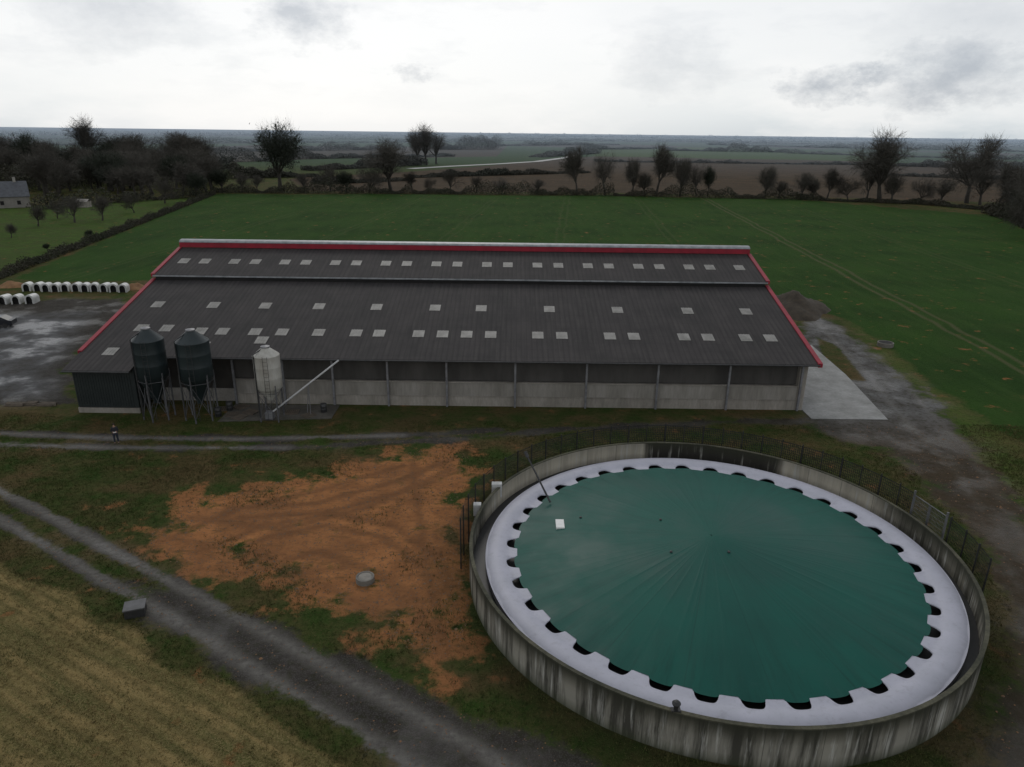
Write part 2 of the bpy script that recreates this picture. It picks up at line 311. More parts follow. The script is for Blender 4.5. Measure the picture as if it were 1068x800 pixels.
# ---------------------------------------------------------------- barn
X0,X1=-40.5,28.6; YF=62.8; ZF=4.9; S=.24; YM=79.4; YU=79.0; ZU=9.36; YR=86.8
zl=lambda y:ZF+S*(y-YF); zu=lambda y:ZU+S*(y-YU); ZR=zu(YR)
YB=108.0; ZB=ZR+.6-S*(YB-YR)
barn=empty("barn",((X0+X1)/2,83,0),"long cattle barn, dark corrugated stepped roof with red trim","barn")
def slab(mb,x0,x1,y0,z0,y1,z1,t): mb.hexa([(x0,y0,z0-t),(x1,y0,z0-t),(x1,y1,z1-t),(x0,y1,z1-t),(x0,y0,z0),(x1,y0,z0),(x1,y1,z1),(x0,y1,z1)])
XB=-34.4; YX=60.3
mb=MB(); slab(mb,X0,XB,YX,zl(YX),YF,zl(YF),.08); slab(mb,X0,X1,YF,ZF,YM,zl(YM),.08); roofL=mb.obj("roof",M_roof,barn); roofL["label"]="lower dark corrugated fibre cement roof slope"
mb=MB(); slab(mb,X0,X1,YU,ZU,YR,ZR,.08); roofU=mb.obj("roof",M_roof,barn); roofU["label"]="upper dark corrugated roof slope"
mb=MB(); slab(mb,X0,X1,YR+.05,ZR+.6,YB,ZB,.08); mb.obj("roof",M_roof,barn)
def reparent(o,par):
    for v in o.data.vertices: v.co-=barn.location
    o.parent=par
mb=MB(); mb.box(X0-.1,X1+.1,YR-.12,YR-.02,ZR+.03,ZR+.60); mb.obj("ridge_fascia",M_red,barn)
mb=MB(); mb.box(X0,X1,YU-.10,YU-.02,ZU-.18,ZU-.03); mb.obj("eave_flashing",M_ridge,barn)
mb=MB(); N=8
for k in range(N):
    a0=math.pi*k/N; a1=math.pi*(k+1)/N; yc=YR+.6; z0=ZR+.63
    mb.poly([(X0-.1,yc-.75*math.cos(a0),z0+.30*math.sin(a0)),(X1+.1,yc-.75*math.cos(a0),z0+.30*math.sin(a0)),(X1+.1,yc-.75*math.cos(a1),z0+.30*math.sin(a1)),(X0-.1,yc-.75*math.cos(a1),z0+.30*math.sin(a1))])
for xe in(X0-.1,X1+.1): mb.poly([(xe,YR+.6-.75*math.cos(math.pi*k/N),ZR+.63+.30*math.sin(math.pi*k/N)) for k in range(N+1)])
mb.obj("ridge_cap",M_ridge,barn,True)
mb=MB(); mb.tube((XB,YF-.08,ZF-.10),(X1,YF-.08,ZF-.10),.08,n=8); mb.obj("gutter",M_rub,barn)
mb=MB(); mb.tube((X0,YX-.08,zl(YX)-.1),(XB,YX-.08,zl(YX)-.1),.08,n=8); mb.obj("gutter",M_rub,barn)
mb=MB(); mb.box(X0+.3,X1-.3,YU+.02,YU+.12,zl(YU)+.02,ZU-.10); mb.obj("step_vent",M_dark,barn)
for (xa,xb) in((X0-.26,X0+.16),(X1-.16,X1+.26)):
    ys=YX+3.2 if xa<0 else YF
    mb=MB(); slab(mb,xa,xb,ys,zl(ys)+.10,YM,zl(YM)+.10,.38); mb.obj("rake_trim",M_red,barn)
    mb=MB(); slab(mb,xa,xb,YU+.1,ZU+.12,YR-.13,zu(YR-.13)+.12,.38); mb.obj("rake_trim",M_red,barn)
def skyl(x,y,zf,par,wd=1.12,ln=1.3):
    mb=MB(); slab(mb,x-wd/2,x+wd/2,y-ln/2,zf(y-ln/2)+.035,y+ln/2,zf(y+ln/2)+.035,.03)
    for k in(1,2,3): xx=x-wd/2+wd*k/4; slab(mb,xx-.02,xx+.02,y-ln/2,zf(y-ln/2)+.06,y+ln/2,zf(y+ln/2)+.06,.02)
    o=mb.obj("skylight",M_sky,None); reparent(o,par)
t3=70.2;t2_=74.8;tu=83.0
for u in(205,228,262,290,328,367,391,432,457,482,507,556,581,631,656,708,733,772,798): skyl((u-534)/740*t3+.4,67.6,zl,roofL)
for u in(160,218,272,328,388,449,497,568,639,712,773): skyl((u-534)/740*t2_+.4,73.1,zl,roofL)
for (u,y) in((126,68.1),(153,68.1),(117,63.6),(205,64.9),(262,66.0)): skyl((u-534)/740*68.5+.9,y,zl,roofL)
x=-38.5;k=0
while x<X1-1.2:
    skyl(x,82.8,zu,roofU); x+= 2.45 if k%2==0 else 3.45; k+=1
YW=63.7
mb=MB(); mb.box(-26.5,27.6,YW,YW+.15,0,1.0); mb.obj("front_wall",M_conc_wall,barn)
mb=MB(); mb.box(-26.5,27.6,YW+.03,YW+.10,1.0,2.42); mb.obj("curtain",M_curt,barn)
mb=MB(); mb.box(-26.5,27.6,YW+.5,YW+.54,2.44,4.95); mb.obj("wind_net",M_net,barn)
mb=MB(); mb.box(-26.5,27.6,YW+.16,YW+.5,2.30,2.40); mb.obj("ledge",M_conc_wall,barn)
mb=MB(); mb.box(-34,-26.5,YW+.6,YW+.7,0,1.3); mb.obj("front_wall",M_conc,barn)
mb=MB(); mb.box(-34,-26.5,YW+.65,YW+.69,1.3,4.6); mb.obj("wind_net",pmat("dark_net",(.05,.043,.038),(.03,.027,.024),.6,.8),barn)
for (za,zb) in((2.38,2.46),(1.0,1.04)):
    mb=MB(); mb.box(-26.5,27.6,YW-.07,YW+.0,za,zb); mb.obj("rail",M_conc_wall,barn)
for x in(-33.8,-30,-26.4,-21.7,-17,-11.8,-6.2,.3,7.05,13.8,20.55,27.4):
    mb=MB(); mb.box(x-.09,x+.09,YW-.28,YW-.075,0,ZF+.02); mb.obj("post",M_steel,barn)
mb=MB(); mb.box(X0+.5,XB,YX+.6,YX+.72,.55,zl(YX)-.05); mb.box(XB-.1,XB,YX+.72,YW+.6,.55,zl(YX)-.05)
for i in range(22):
    xx=X0+.55+i*.24; mb.box(xx,xx+.09,YX+.56,YX+.6,.56,zl(YX)-.12)
mb.obj("cladding",M_green,barn)
mb=MB(); mb.box(X0+.45,XB+.02,YX+.55,YX+.75,0,.50); mb.obj("plinth",M_conc_wall,barn)
for xw in(X0+.5,X1-.65):
    mb=MB(); ya=YX+.7 if xw<0 else YW
    mb.poly([(xw,ya,0),(xw,YB-.6,0),(xw,YB-.6,ZB-.1),(xw,YR,ZR-.1),(xw,YU,zl(YU)-.15),(xw,ya,zl(ya)-.15)]); mb.obj("end_wall",M_green,barn)
mb=MB(); mb.box(X0+.5,X1-.6,YB-.7,YB-.6,0,ZB-.1); mb.obj("rear_wall",M_green,barn)
mb=MB(); mb.box(27.2,27.93,YW-.05,YW+.8,0,4.9); mb.obj("corner_pier",M_conc_wall,barn)
mb=MB(); mb.poly([(X0+.6,YW+.8,.02),(X1-.7,YW+.8,.02),(X1-.7,YB-.8,.02),(X0+.6,YB-.8,.02)]); mb.obj("floor",M_dark,barn)
# ---------------------------------------------------------------- concrete aprons
def sheet(name,pts,mat,z=.02,t=.1):
    mb=MB(); a=[(x,y,z) for x,y in pts]; mb.poly(a)
    for i in range(len(a)):
        p=a[i]; q=a[(i+1)%len(a)]; mb.poly([p,q,(q[0],q[1],z-t),(p[0],p[1],z-t)])
    o=mb.obj(name,mat); o["kind"]="structure"; return o
pa=[G(836,437),G(926,438),G(882,391),G(846,360)]
sheet("concrete_apron",[(28.0,pa[0][1]),pa[1],pa[2],pa[3],(28.0,76)],M_pad,.05)
sheet("concrete_slab",[(-26.5,59.0),(-16.5,60.0),(-16.5,63.4),(-26.5,63.4)],pmat("dirty_slab",(.11,.10,.085),(.06,.055,.045),.8,.85,fine=.3),.06)
# ---------------------------------------------------------------- silos
def silo(x,y,R,ztop,zcyl0,zcyl1,mat,label,beige=False):
    e=empty("feed_silo",(x,y,0),label,"silo","feed silos beside the barn")
    prof=[(.28,1.5 if not beige else 1.9),(.30,1.75 if not beige else 2.0)]
    prof+=[(R*.98,zcyl0)]
    nr=3
    for i in range(nr):
        za=zcyl0+(zcyl1-zcyl0)*i/nr; zb=zcyl0+(zcyl1-zcyl0)*(i+1)/nr
        prof+=[(R,za+.02),(R,zb-.04),(R*1.006,zb-.02)]
    prof+=[(R*1.02,zcyl1),(R*.98,zcyl1+.06),(.36,ztop-.12),(.34,ztop),(0.01,ztop+.05)]
    mb=MB(); mb.lathe(prof,36); mb.obj("hopper",mat,e,True,False)
    L=[]; nn=6 if not beige else 4
    for i in range(nn):
        a=math.pi/nn+2*math.pi*i/nn; px_,py_=R*.98*math.cos(a),R*.98*math.sin(a); L.append((px_,py_))
        mb=MB(); mb.box(px_-.055,px_+.055,py_-.055,py_+.055,0,zcyl0+.4); mb.obj("leg",M_leg,e,False,False)
    mb=MB()
    for i in range(len(L)):
        p=L[i]; q=L[(i+1)%len(L)]
        mb.tube((p[0],p[1],.3),(q[0],q[1],zcyl0-.5),.022,n=4); mb.tube((q[0],q[1],.3),(p[0],p[1],zcyl0-.5),.022,n=4); mb.tube((p[0],p[1],zcyl0-.4),(q[0],q[1],zcyl0-.4),.03,n=4)
    mb.obj("brace",M_leg,e,False,False)
    mb=MB(); yy=-R-.16
    for s in(-.2,.2): mb.tube((s+.3,yy,.4),(s+.3,yy,zcyl1+.2),.02,n=4)
    z=.6
    while z<zcyl1+.2: mb.tube((.1,yy,z),(.5,yy,z),.012,n=4); z+=.35
    mb.obj("ladder",M_rub,e,False,False)
    mb=MB(); mb.tube((-R*.7,-R*.8,.5),(-R*.7,-R*.8,zcyl1+.3),.05,n=8); mb.tube((-R*.7,-R*.8,zcyl1+.3),(-.1,-.1,ztop-.1),.05,n=8); mb.obj("fill_pipe",M_rub,e,False,False)
    mb=MB(); mb.lathe([(.01,ztop+.12),(.40,ztop+.02),(.40,ztop-.08)],16); mb.obj("lid",M_steel,e,False,False)
    return e
M_silo=pmat("silo_green",(.024,.034,.036),(.015,.023,.025),.8,.42,.0,stretch=(1,1,.3))
M_beige=pmat("silo_fibreglass",(.50,.49,.45),(.34,.32,.28),1.0,.5,stretch=(1,1,.25),fine=.2)
silo(-32.1,59.9,1.32,8.45,4.1,7.4,M_silo,"dark green metal feed silo on steel legs")
silo(-28.2,59.9,1.42,8.35,4.0,7.3,M_silo,"dark green metal feed silo next to its twin")
silo(-21.8,59.9,1.15,6.9,3.1,6.1,M_beige,"weathered beige fibreglass feed silo with ladder",True)
e=empty("feed_auger",(-21.6,59.9,0),"pale feed auger pipe rising from silo to eave","auger")
mb=MB(); mb.tube((-21.9,59.7,.6),(-15.9,61.9,5.05),.08,n=10); mb.obj("pipe",pmat("auger_grey",(.50,.50,.50),(.38,.38,.38),2,.5),e)
mb=MB(); mb.box(-22.3,-21.6,59.4,60.0,.15,.8); mb.obj("hopper",M_steel,e)
mb=MB(); mb.tube((-18.6,60.9,0),(-18.6,60.9,3.0),.04,n=6); mb.tube((-19.0,61.2,0),(-18.6,60.9,3.0),.04,n=6); mb.obj("support",M_steel,e)
M_wood=pmat("weathered_wood",(.13,.105,.08),(.08,.065,.05),2,.85)
def pallet(x,y,a,z=0,lab="weathered wooden pallet lying beside the silos"):
    mb=MB()
    for i in range(7): mb.box(-.6+i*.18,-.6+i*.18+.11,-.5,.5,.12,.145)
    for yy in(-.5,-.05,.4): mb.box(-.6,.59,yy,yy+.1,.0,.118)
    o=mb.obj("pallet",M_wood); o.location=(x,y,z); o.rotation_euler=(0,0,a); tag(o,lab,"pallet","pallets beside the silos"); return o
pallet(*G(243,433),.3); pallet(*G(262,431),-.4,.06); pallet(*G(305,431),.1,.06); pallet(*G(322,434),.8); pallet(*G(250,436),1.2); pallet(*G(232,427),.2); pallet(*G(252,425),.9)
def barrel(u,v,mat,lab):
    x,y=G(u,v); mb=MB(); mb.lathe([(.01,0),(.28,0),(.30,.05),(.29,.3),(.31,.33),(.29,.36),(.29,.58),(.31,.61),(.29,.64),(.30,.86),(.26,.88),(.01,.87)],16); o=mb.obj("barrel",mat,None,True); o.location=(x,y,0); tag(o,lab,"barrel")
barrel(228,434,M_black,"black drum standing near the silo legs"); barrel(338,430,M_rub,"dark steel drum by the barn wall"); barrel(240,428,M_rub,"dark steel drum by the barn wall")
for (u,v,lw) in((15,424,1.8),(30,423,1.2),(48,424,1.5)):
    x,y=G(u,v); mb=MB()
    for k in range(6):
        yy=k*.12; mb.box(-lw/2+random.uniform(-.2,.2),lw/2+random.uniform(-.2,.2),yy,yy+.11,0,.1+.1*(k%2))
    o=mb.obj("timber_pile",M_wood); o.location=(x,y,0); tag(o,"low pile of dark timber beams on gravel","timber","timber piles on the yard")
# dark parked car on the yard
x,y=G(-3,341); e=empty("parked_car",(x,y,0),"dark parked car on the wet gravel yard","car"); M_car=pmat("dark_car_paint",(.02,.022,.026),(.015,.016,.02),2,.3)
prof=[(-2.1,.35),(-2.15,.7),(-2.0,.92),(-1.15,1.0),(-.55,1.42),(1.0,1.45),(1.75,1.0),(2.1,.92),(2.15,.4)]
mb=MB(); W_=.85
mb.poly([(a,-W_,b) for a,b in prof]); mb.poly([(a,W_,b) for a,b in reversed(prof)])
for i in range(len(prof)): (a,b),(c2,d2)=prof[i],prof[(i+1)%len(prof)]; mb.poly([(a,-W_,b),(a,W_,b),(c2,W_,d2),(c2,-W_,d2)])
mb.obj("body",M_car,e,False,False,.04)
mb=MB()
for s in(-1,1): mb.poly([(-.95,s*.86,1.03),(-.5,s*.86,1.36),(.95,s*.86,1.39),(1.5,s*.86,1.03)])
mb.obj("side_window",pmat("car_glass",(.05,.055,.06),(.04,.045,.05),1,.1),e,False,False)
for sx_ in(-1.35,1.3):
    for s in(-1,1):
        mb=MB(); mb.tube((sx_,s*.70,.33),(sx_,s*.89,.33),.33,n=18); mb.obj("wheel",M_black,e,False,False)
e.rotation_euler=(0,0,.25)
# ---------------------------------------------------------------- slurry tank
M_tank,n=newmat("stained_concrete"); Pn=n.pos()
st1=n.noise(n.vmath('MULTIPLY',Pn,(1.3,1.3,.10)),1.0,6,.68); st2=n.noise(Pn,.25,3,.5); st3=n.noise(n.vmath('MULTIPLY',Pn,(3.2,3.2,.22)),1.0,5,.65)
spz=n.new('ShaderNodeSeparateXYZ'); n.set(spz.inputs[0],Pn); px_,py_,pz_=spz.outputs
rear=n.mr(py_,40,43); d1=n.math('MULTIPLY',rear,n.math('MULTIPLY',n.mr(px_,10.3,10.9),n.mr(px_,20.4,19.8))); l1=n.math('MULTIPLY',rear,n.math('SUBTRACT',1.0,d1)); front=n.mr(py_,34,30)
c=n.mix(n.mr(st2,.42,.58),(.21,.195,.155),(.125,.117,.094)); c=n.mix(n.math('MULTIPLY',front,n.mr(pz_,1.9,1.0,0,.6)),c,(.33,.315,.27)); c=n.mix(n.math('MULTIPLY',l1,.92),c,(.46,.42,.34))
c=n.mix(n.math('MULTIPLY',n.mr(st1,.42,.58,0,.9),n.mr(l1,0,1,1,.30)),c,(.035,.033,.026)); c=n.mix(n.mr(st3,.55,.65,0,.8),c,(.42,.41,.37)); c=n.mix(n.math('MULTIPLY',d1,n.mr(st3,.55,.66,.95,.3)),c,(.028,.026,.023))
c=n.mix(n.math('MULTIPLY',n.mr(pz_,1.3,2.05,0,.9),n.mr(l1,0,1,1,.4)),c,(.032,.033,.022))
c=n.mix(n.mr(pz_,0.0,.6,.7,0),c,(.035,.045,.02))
pan=n.math('ABSOLUTE',n.math('SUBTRACT',n.math('FRACT',n.math('MULTIPLY',n.math('ARCTAN2',n.math('SUBTRACT',py_,TY),n.math('SUBTRACT',px_,TX)),36/2/math.pi)),.5)); c=n.mix(n.mr(pan,.0,.012,.7,0),c,(.03,.03,.025))
n.out(c,.9,0,st1,.3,.05,.2)
M_rim=pmat("lichen_rim",(.115,.108,.072),(.038,.040,.026),.7,.9,fine=.5)
tank=empty("slurry_tank",(TX,TY,0),"round concrete slurry tank with green cover and grey ring","tank")
WH=2.2
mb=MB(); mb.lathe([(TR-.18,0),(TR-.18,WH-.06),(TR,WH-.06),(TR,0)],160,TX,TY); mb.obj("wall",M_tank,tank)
mb=MB(); mb.lathe([(TR-.185,WH-.055),(TR-.185,WH),(TR+.005,WH),(TR+.005,WH-.055)],160,TX,TY,True); mb.obj("rim",M_rim,tank)
mb=MB(); mb.lathe([(.01,.85),(TR-.19,.85)],96,TX,TY); mb.obj("slurry",M_black,tank)
CX,CY=TX+.05,TY-.30
NL=36;SP=32;NA=NL*SP
def ss(a,b,x): t=min(max((x-a)/(b-a),0),1); return t*t*(3-2*t)
def notch(p,hw=.29):
    q=(p-.5)/hw; return (1-abs(q)**3.4)**.55 if abs(q)<1 else 0
def polar(rin,rout,nr,zf):
    V=[];Fc=[]
    for i in range(NA):
        a=2*math.pi*i/NA; p=(i%SP)/SP; r0=rin(p); r1=rout(p)
        for k in range(nr+1):
            s=k/nr; r=r0+(r1-r0)*s; V.append((CX+r*math.cos(a),CY+r*math.sin(a),zf(r,a,s,p)))
    for i in range(NA):
        j=(i+1)%NA
        for k in range(nr): Fc.append((i*(nr+1)+k,i*(nr+1)+k+1,j*(nr+1)+k+1,j*(nr+1)+k))
    return V,Fc
phs=[random.uniform(0,6.28) for _ in range(8)]; ks=[9,14,23,31]
ZC=1.32
def foldz(a,r):
    q=r/11.6; s=0
    for k,ph in zip(ks,phs):
        w=1-abs(math.sin((k*a+ph)/2)); s+=w**9
    return .006*s*math.sin(math.pi*min(q,1))-.03*math.sin(math.pi*min(q,1))*math.sin(3*a+phs[6])+.012*math.sin(NL*a*1.0)*ss(.75,.97,q)
def gz(r,a,s,p): q=min(r/11.8,1); return ZC+1.30*(.45*(1-q)+.55*(1-q**2))+.10*math.exp(-(q/.16)**2)+foldz(a,r)
V,Fc=polar(lambda p:.05,lambda p:11.42+.20*notch(p,.31),40,gz)
M_cover,n=newmat("green_membrane"); Pn=n.pos(); rel=n.vmath('SUBTRACT',Pn,(CX,CY,0)); s3=n.new('ShaderNodeSeparateXYZ'); n.set(s3.inputs[0],rel)
ang=n.math('ARCTAN2',s3.outputs[1],s3.outputs[0]); rad=n.vmath('LENGTH',n.vmath('MULTIPLY',rel,(1,1,0)))
cv=n.new('ShaderNodeCombineXYZ'); n.set(cv.inputs[0],n.math('MULTIPLY',ang,9.0)); n.set(cv.inputs[1],n.math('MULTIPLY',rad,.10))
cv2=n.new('ShaderNodeCombineXYZ'); n.set(cv2.inputs[0],n.math('MULTIPLY',ang,34.0)); n.set(cv2.inputs[1],n.math('MULTIPLY',rad,.35)); nr2=n.noise(cv2.outputs[0],1.0,4,.6)
edge=n.mr(rad,7.5,11.3)
nr1=n.noise(cv.outputs[0],1.4,5,.6); nb=n.noise(Pn,.20,4,.6); nd=n.noise(Pn,1.6,6,.68)
seam=n.math('ABSOLUTE',n.math('SUBTRACT',n.math('FRACT',n.math('MULTIPLY',ang,NL/4/math.pi)),.5)); seamm=n.math('MULTIPLY',n.mr(n.math('MULTIPLY',seam,rad),.02,.09,.40,0),n.mr(rad,1.5,4))
c=n.mix(n.mr(nb,.36,.64),(.004,.080,.060),(.004,.062,.048)); c=n.mix(n.mr(nr1,.52,.68,0,.28),c,(.003,.040,.032)); c=n.mix(n.math('MULTIPLY',n.mr(nr2,.52,.66,0,.4),edge),c,(.003,.036,.029)); c=n.mix(n.mr(nd,.58,.76,0,.18),c,(.035,.10,.085)); c=n.mix(seamm,c,(.004,.030,.026))
n.out(c,n.mr(nb,.4,.62,.55,.42),0,n.math('ADD',n.math('ADD',n.math('MULTIPLY',nr1,.7),n.math('MULTIPLY',n.math('MULTIPLY',nr2,edge),.6)),n.math('MULTIPLY',nd,.15)),.22,.06,.16)
mb=MB(); mb.v=V; mb.f=Fc; mb.obj("cover_membrane",M_cover,tank,True)
M_ring,n=newmat("grey_inflated_ring"); Pn=n.pos(); n1=n.noise(Pn,.7,5,.6); n2=n.noise(Pn,5,4,.6); n3=n.noise(Pn,1.7,6,.7)
c=n.mix(n.mr(n1,.35,.65),(.40,.40,.465),(.35,.355,.41)); c=n.mix(n.mr(n2,.55,.75,0,.3),c,(.22,.22,.24)); c=n.mix(n.mr(n3,.57,.71,0,.35),c,(.22,.22,.24)); n.out(c,.5,0,n1,.2,.05,.35)
def rz(r,a,s,p):
    q=min(max((r-12.0)/(13.3-12.0),0),1); return ZC+.05+.16*math.sin(math.pi*q)**.8
V,Fc=polar(lambda p:11.2+.88*notch(p),lambda p:13.3,14,rz)
for rr_,zz_ in((0,-.07),(14,-.30)):
    b=len(V)
    for i in range(NA): v=V[i*15+rr_]; V.append((v[0],v[1],v[2]+zz_))
    for i in range(NA): j=(i+1)%NA; Fc.append((i*15+rr_,j*15+rr_,b+j,b+i))
mb=MB(); mb.v=V; mb.f=Fc; mb.obj("inflated_ring",M_ring,tank,True)
hx,hy=G(584,548,1.7); mb=MB(); a=gz(math.hypot(hx-CX,hy-CY),math.atan2(hy-CY,hx-CX),0,0)
mb.box(hx-.26,hx+.26,hy-.5,hy+.5,a-.1,a+.12); mb.obj("hatch",M_white,tank)
for (u,v) in((689,541),(606,531),(700,575),(760,577)):
    hx,hy=G(u,v,2.5); a=gz(math.hypot(hx-CX,hy-CY),math.atan2(hy-CY,hx-CX),0,0); mb=MB(); mb.lathe([(.01,a+.10),(.07,a+.08),(.09,a-.05)],10,hx,hy); mb.obj("valve",M_rub,tank)
va=math.atan2(G(703,750,WH)[1]-TY,G(703,750,WH)[0]-TX); vx,vy=TX+(TR-.10)*math.cos(va),TY+(TR-.10)*math.sin(va)
e=empty("rim_vent",(vx,vy,WH),"small black vent fitting on the tank rim","vent")
mb=MB(); mb.tube((vx,vy,WH),(vx,vy,WH+.32),.10,n=10); mb.box(vx-.2,vx+.2,vy-.12,vy+.12,WH+.005,WH+.06); mb.obj("stem",M_black,e)
mb=MB(); mb.lathe([(.17,WH+.30),(.19,WH+.38),(.10,WH+.48),(.01,WH+.5)],12,vx,vy); mb.obj("cap",M_black,e)
e=empty("mixer_pole",(*G(574,524,1.4),1.4),"dark steel pole leaning over the tank edge","pole")
p0=Vector((*G(574,524,1.6),1.6)); p1=Vector((*G(548,472,4.2),4.2))
mb=MB(); mb.tube(p0,p1,.07,.05,n=8); mb.obj("shaft",M_rub,e); mb=MB(); mb.tube(p1+(p1-p0)*.02,p1-(p1-p0)*.10,.12,n=8); mb.obj("motor",M_rub,e)
M_hut2=pmat("cabinet_grey",(.52,.52,.51),(.40,.40,.39),1.5,.5)
def cabinet(u,v,w_,h_,lab,z=0):
    x,y=G(u,v,z); e=empty("control_cabinet",(x,y,z),lab,"cabinet","control cabinets beside the tank")
    mb=MB(); mb.box(-w_/2,w_/2,-.22,.22,1.4,1.4+h_); mb.obj("cabinet_box",M_hut2,e,False,False,.02)
    for s in(-1,1):
        mb=MB(); mb.box(s*w_*.35-.03,s*w_*.35+.03,-.03,.03,0,1.4); mb.obj("leg",M_steel,e,False,False)
    mb=MB(); mb.box(-w_*.42,w_*.42,-.24,-.222,1.45,1.35+h_); mb.obj("door",M_hut2,e,False,False)
cabinet(518,536,.7,1.0,"white control cabinet on legs beside the tank"); cabinet(498,556,.5,.8,"small white cabinet on legs by the fence")
# ---------------------------------------------------------------- fence round tank
def arcpt(a,r,z=0): return (TX+r*math.cos(a),TY+r*math.sin(a),z)
fence=empty("wire_fence",(*arcpt(math.pi/2,15)[:2],0),"wire mesh fence on steel posts around the tank","fence")
M_wire=pmat("fence_wire",(.03,.03,.028),(.018,.018,.018),2,.7,.2)
RF=14.75; A0,A1=math.radians(-14),math.radians(180); nP=34; gate=(math.radians(4),math.radians(16)); FH=3.4
for i in range(nP+1):
    a=A0+(A1-A0)*i/nP
    if gate[0]<a<gate[1]: continue
    mb=MB(); p=arcpt(a,RF); mb.tube(p,(p[0],p[1],FH+.1),.045,n=6); mb.obj("post",M_wire,fence)
mb=MB(); nn=360
def rib(mb,p,q,wd=.006):
    d=(Vector(q)-Vector(p)).normalized(); u_=Vector((0,0,1)) if abs(d.z)<.5 else Vector((-(p[1]-TY),p[0]-TX,0)).normalized()
    u_=u_*wd; mb.poly([Vector(p)-u_,Vector(q)-u_,Vector(q)+u_,Vector(p)+u_])
for i in range(nn):
    a=A0+(A1-A0)*i/nn; b=A0+(A1-A0)*(i+1)/nn
    if gate[0]<a<gate[1]: continue
    rib(mb,arcpt(a,RF+.05,.05),arcpt(a,RF+.05,FH-.05),.019)
    for k in range(18): z=.08+k*.19; rib(mb,arcpt(a,RF+.05,z),arcpt(b,RF+.05,z),.016 if k<17 else .028)
mb.obj("wire_mesh",M_wire,fence)
ga,gb=arcpt(gate[0]+.02,RF+.1),arcpt(gate[1],RF+.1)
e=empty("metal_gate",((ga[0]+gb[0])/2,(ga[1]+gb[1])/2,0),"grey double metal gate in the tank fence","gate")
mid=((ga[0]+gb[0])/2,(ga[1]+gb[1])/2); M_gate=pmat("gate_steel",(.15,.15,.155),(.10,.10,.10),2,.6,.2)
for (p,q) in((ga,mid),(mid,gb)):
    mb=MB(); dx,dy=(q[0]-p[0])*.03,(q[1]-p[1])*.03
    P0=(p[0]+dx,p[1]+dy);Q0=(q[0]-dx,q[1]-dy)
    for z in(.15,1.6,3.2): mb.tube((*P0,z),(*Q0,z),.035,n=6)
    for z in np.arange(.4,3.1,.25): mb.tube((*P0,z),(*Q0,z),.010,n=4)
    for k in range(13):
        s=k/12; xx=P0[0]+(Q0[0]-P0[0])*s; yy=P0[1]+(Q0[1]-P0[1])*s; mb.tube((xx,yy,.15),(xx,yy,3.2),.045 if k in(0,12) else .011,n=5)
    mb.obj("gate_leaf",M_gate,e)
for p in(ga,gb): mb=MB(); mb.tube(p,(p[0],p[1],3.5),.07,n=8); mb.obj("gate_post",M_gate,e)
# ---------------------------------------------------------------- manholes, box
def ringwell(u,v,r,h,lab,mat=M_conc,lidm=M_conc):
    x,y=G(u,v); e=empty("concrete_manhole",(x,y,0),lab,"manhole")
    mb=MB(); mb.lathe([(r,0),(r,h),(r-.02,h+.02),(r-.12,h+.02),(r-.12,0)],28); mb.obj("ring",mat,e,False,False)
    mb=MB(); mb.lathe([(r-.13,h-.06),(r-.14,h-.0),(.01,h+.01)],28); mb.obj("cover",lidm,e,False,False)
M_mh=pmat("grey_manhole",(.20,.185,.16),(.12,.112,.098),2,.85)
ringwell(381,606,.54,.32,"round concrete manhole on bare soil",M_mh,pmat("manhole_lid",(.26,.24,.21),(.17,.16,.14),2,.85))
ringwell(923,361,.95,.5,"round concrete manhole with dark cover beside field",M_mh,M_dark)
x,y=G(142,640); e=empty("inspection_box",(x,y,0),"black square inspection box with grey lid on verge","box")
mb=MB(); mb.box(-.5,.5,-.42,.42,0,.5); mb.obj("box_body",M_black,e,False,False,.02); mb=MB(); mb.box(-.54,.54,-.46,.46,.503,.58); mb.obj("lid",pmat("grey_lid",(.09,.09,.095),(.06,.06,.06),3,.5),e,False,False,.01)
e.rotation_euler=(0,0,.35)
# ---------------------------------------------------------------- heaps
def heap(name,u,v,rx,ry,h,mat,lab,cat,seed=0):
    x,y=G(u,v); n_=30; V=[];Fc=[]; r_=random.Random(seed)
    ph=[r_.uniform(0,6) for _ in range(6)]
    for i in range(n_+1):
        for j in range(n_+1):
            a=-1+2*i/n_; b=-1+2*j/n_; q=math.hypot(a,b); k=.8+.15*math.sin(3*math.atan2(b,a)+ph[0])
            z=h*max(0,1-(q/k)**1.4)*(1+.25*math.sin(a*7+ph[1])*math.sin(b*6+ph[2]))+ (r_.uniform(0,.10)*h if q<k else 0)
            V.append((a*rx,b*ry,z-.02))
    for i in range(n_):
        for j in range(n_):
            s=i*(n_+1)+j; q=(s,s+n_+1,s+n_+2,s+1)
            if max(V[t][2] for t in q)>-.019: Fc.append(q)
    mb=MB(); mb.v=V; mb.f=Fc; o=mb.obj(name,mat,None,True); o.location=(x,y,0); tag(o,lab,cat); return o
M_manure=pmat("manure",(.06,.045,.03),(.035,.028,.02),1.5,.95,fine=.3); M_straw=pmat("straw",(.30,.17,.08),(.20,.11,.06),1.5,.95,fine=.3)
heap("manure_heap",828,322,6,8,2.2,M_manure,"brown manure heap behind the barn corner","heap",1)
heap("straw_heap",140,301,2.6,1.5,.9,M_straw,"reddish straw heap beside calf hutches","heap",2)
heap("straw_heap",14,299,3.5,1.5,.9,M_straw,"reddish straw heap on the yard edge","heap",3)
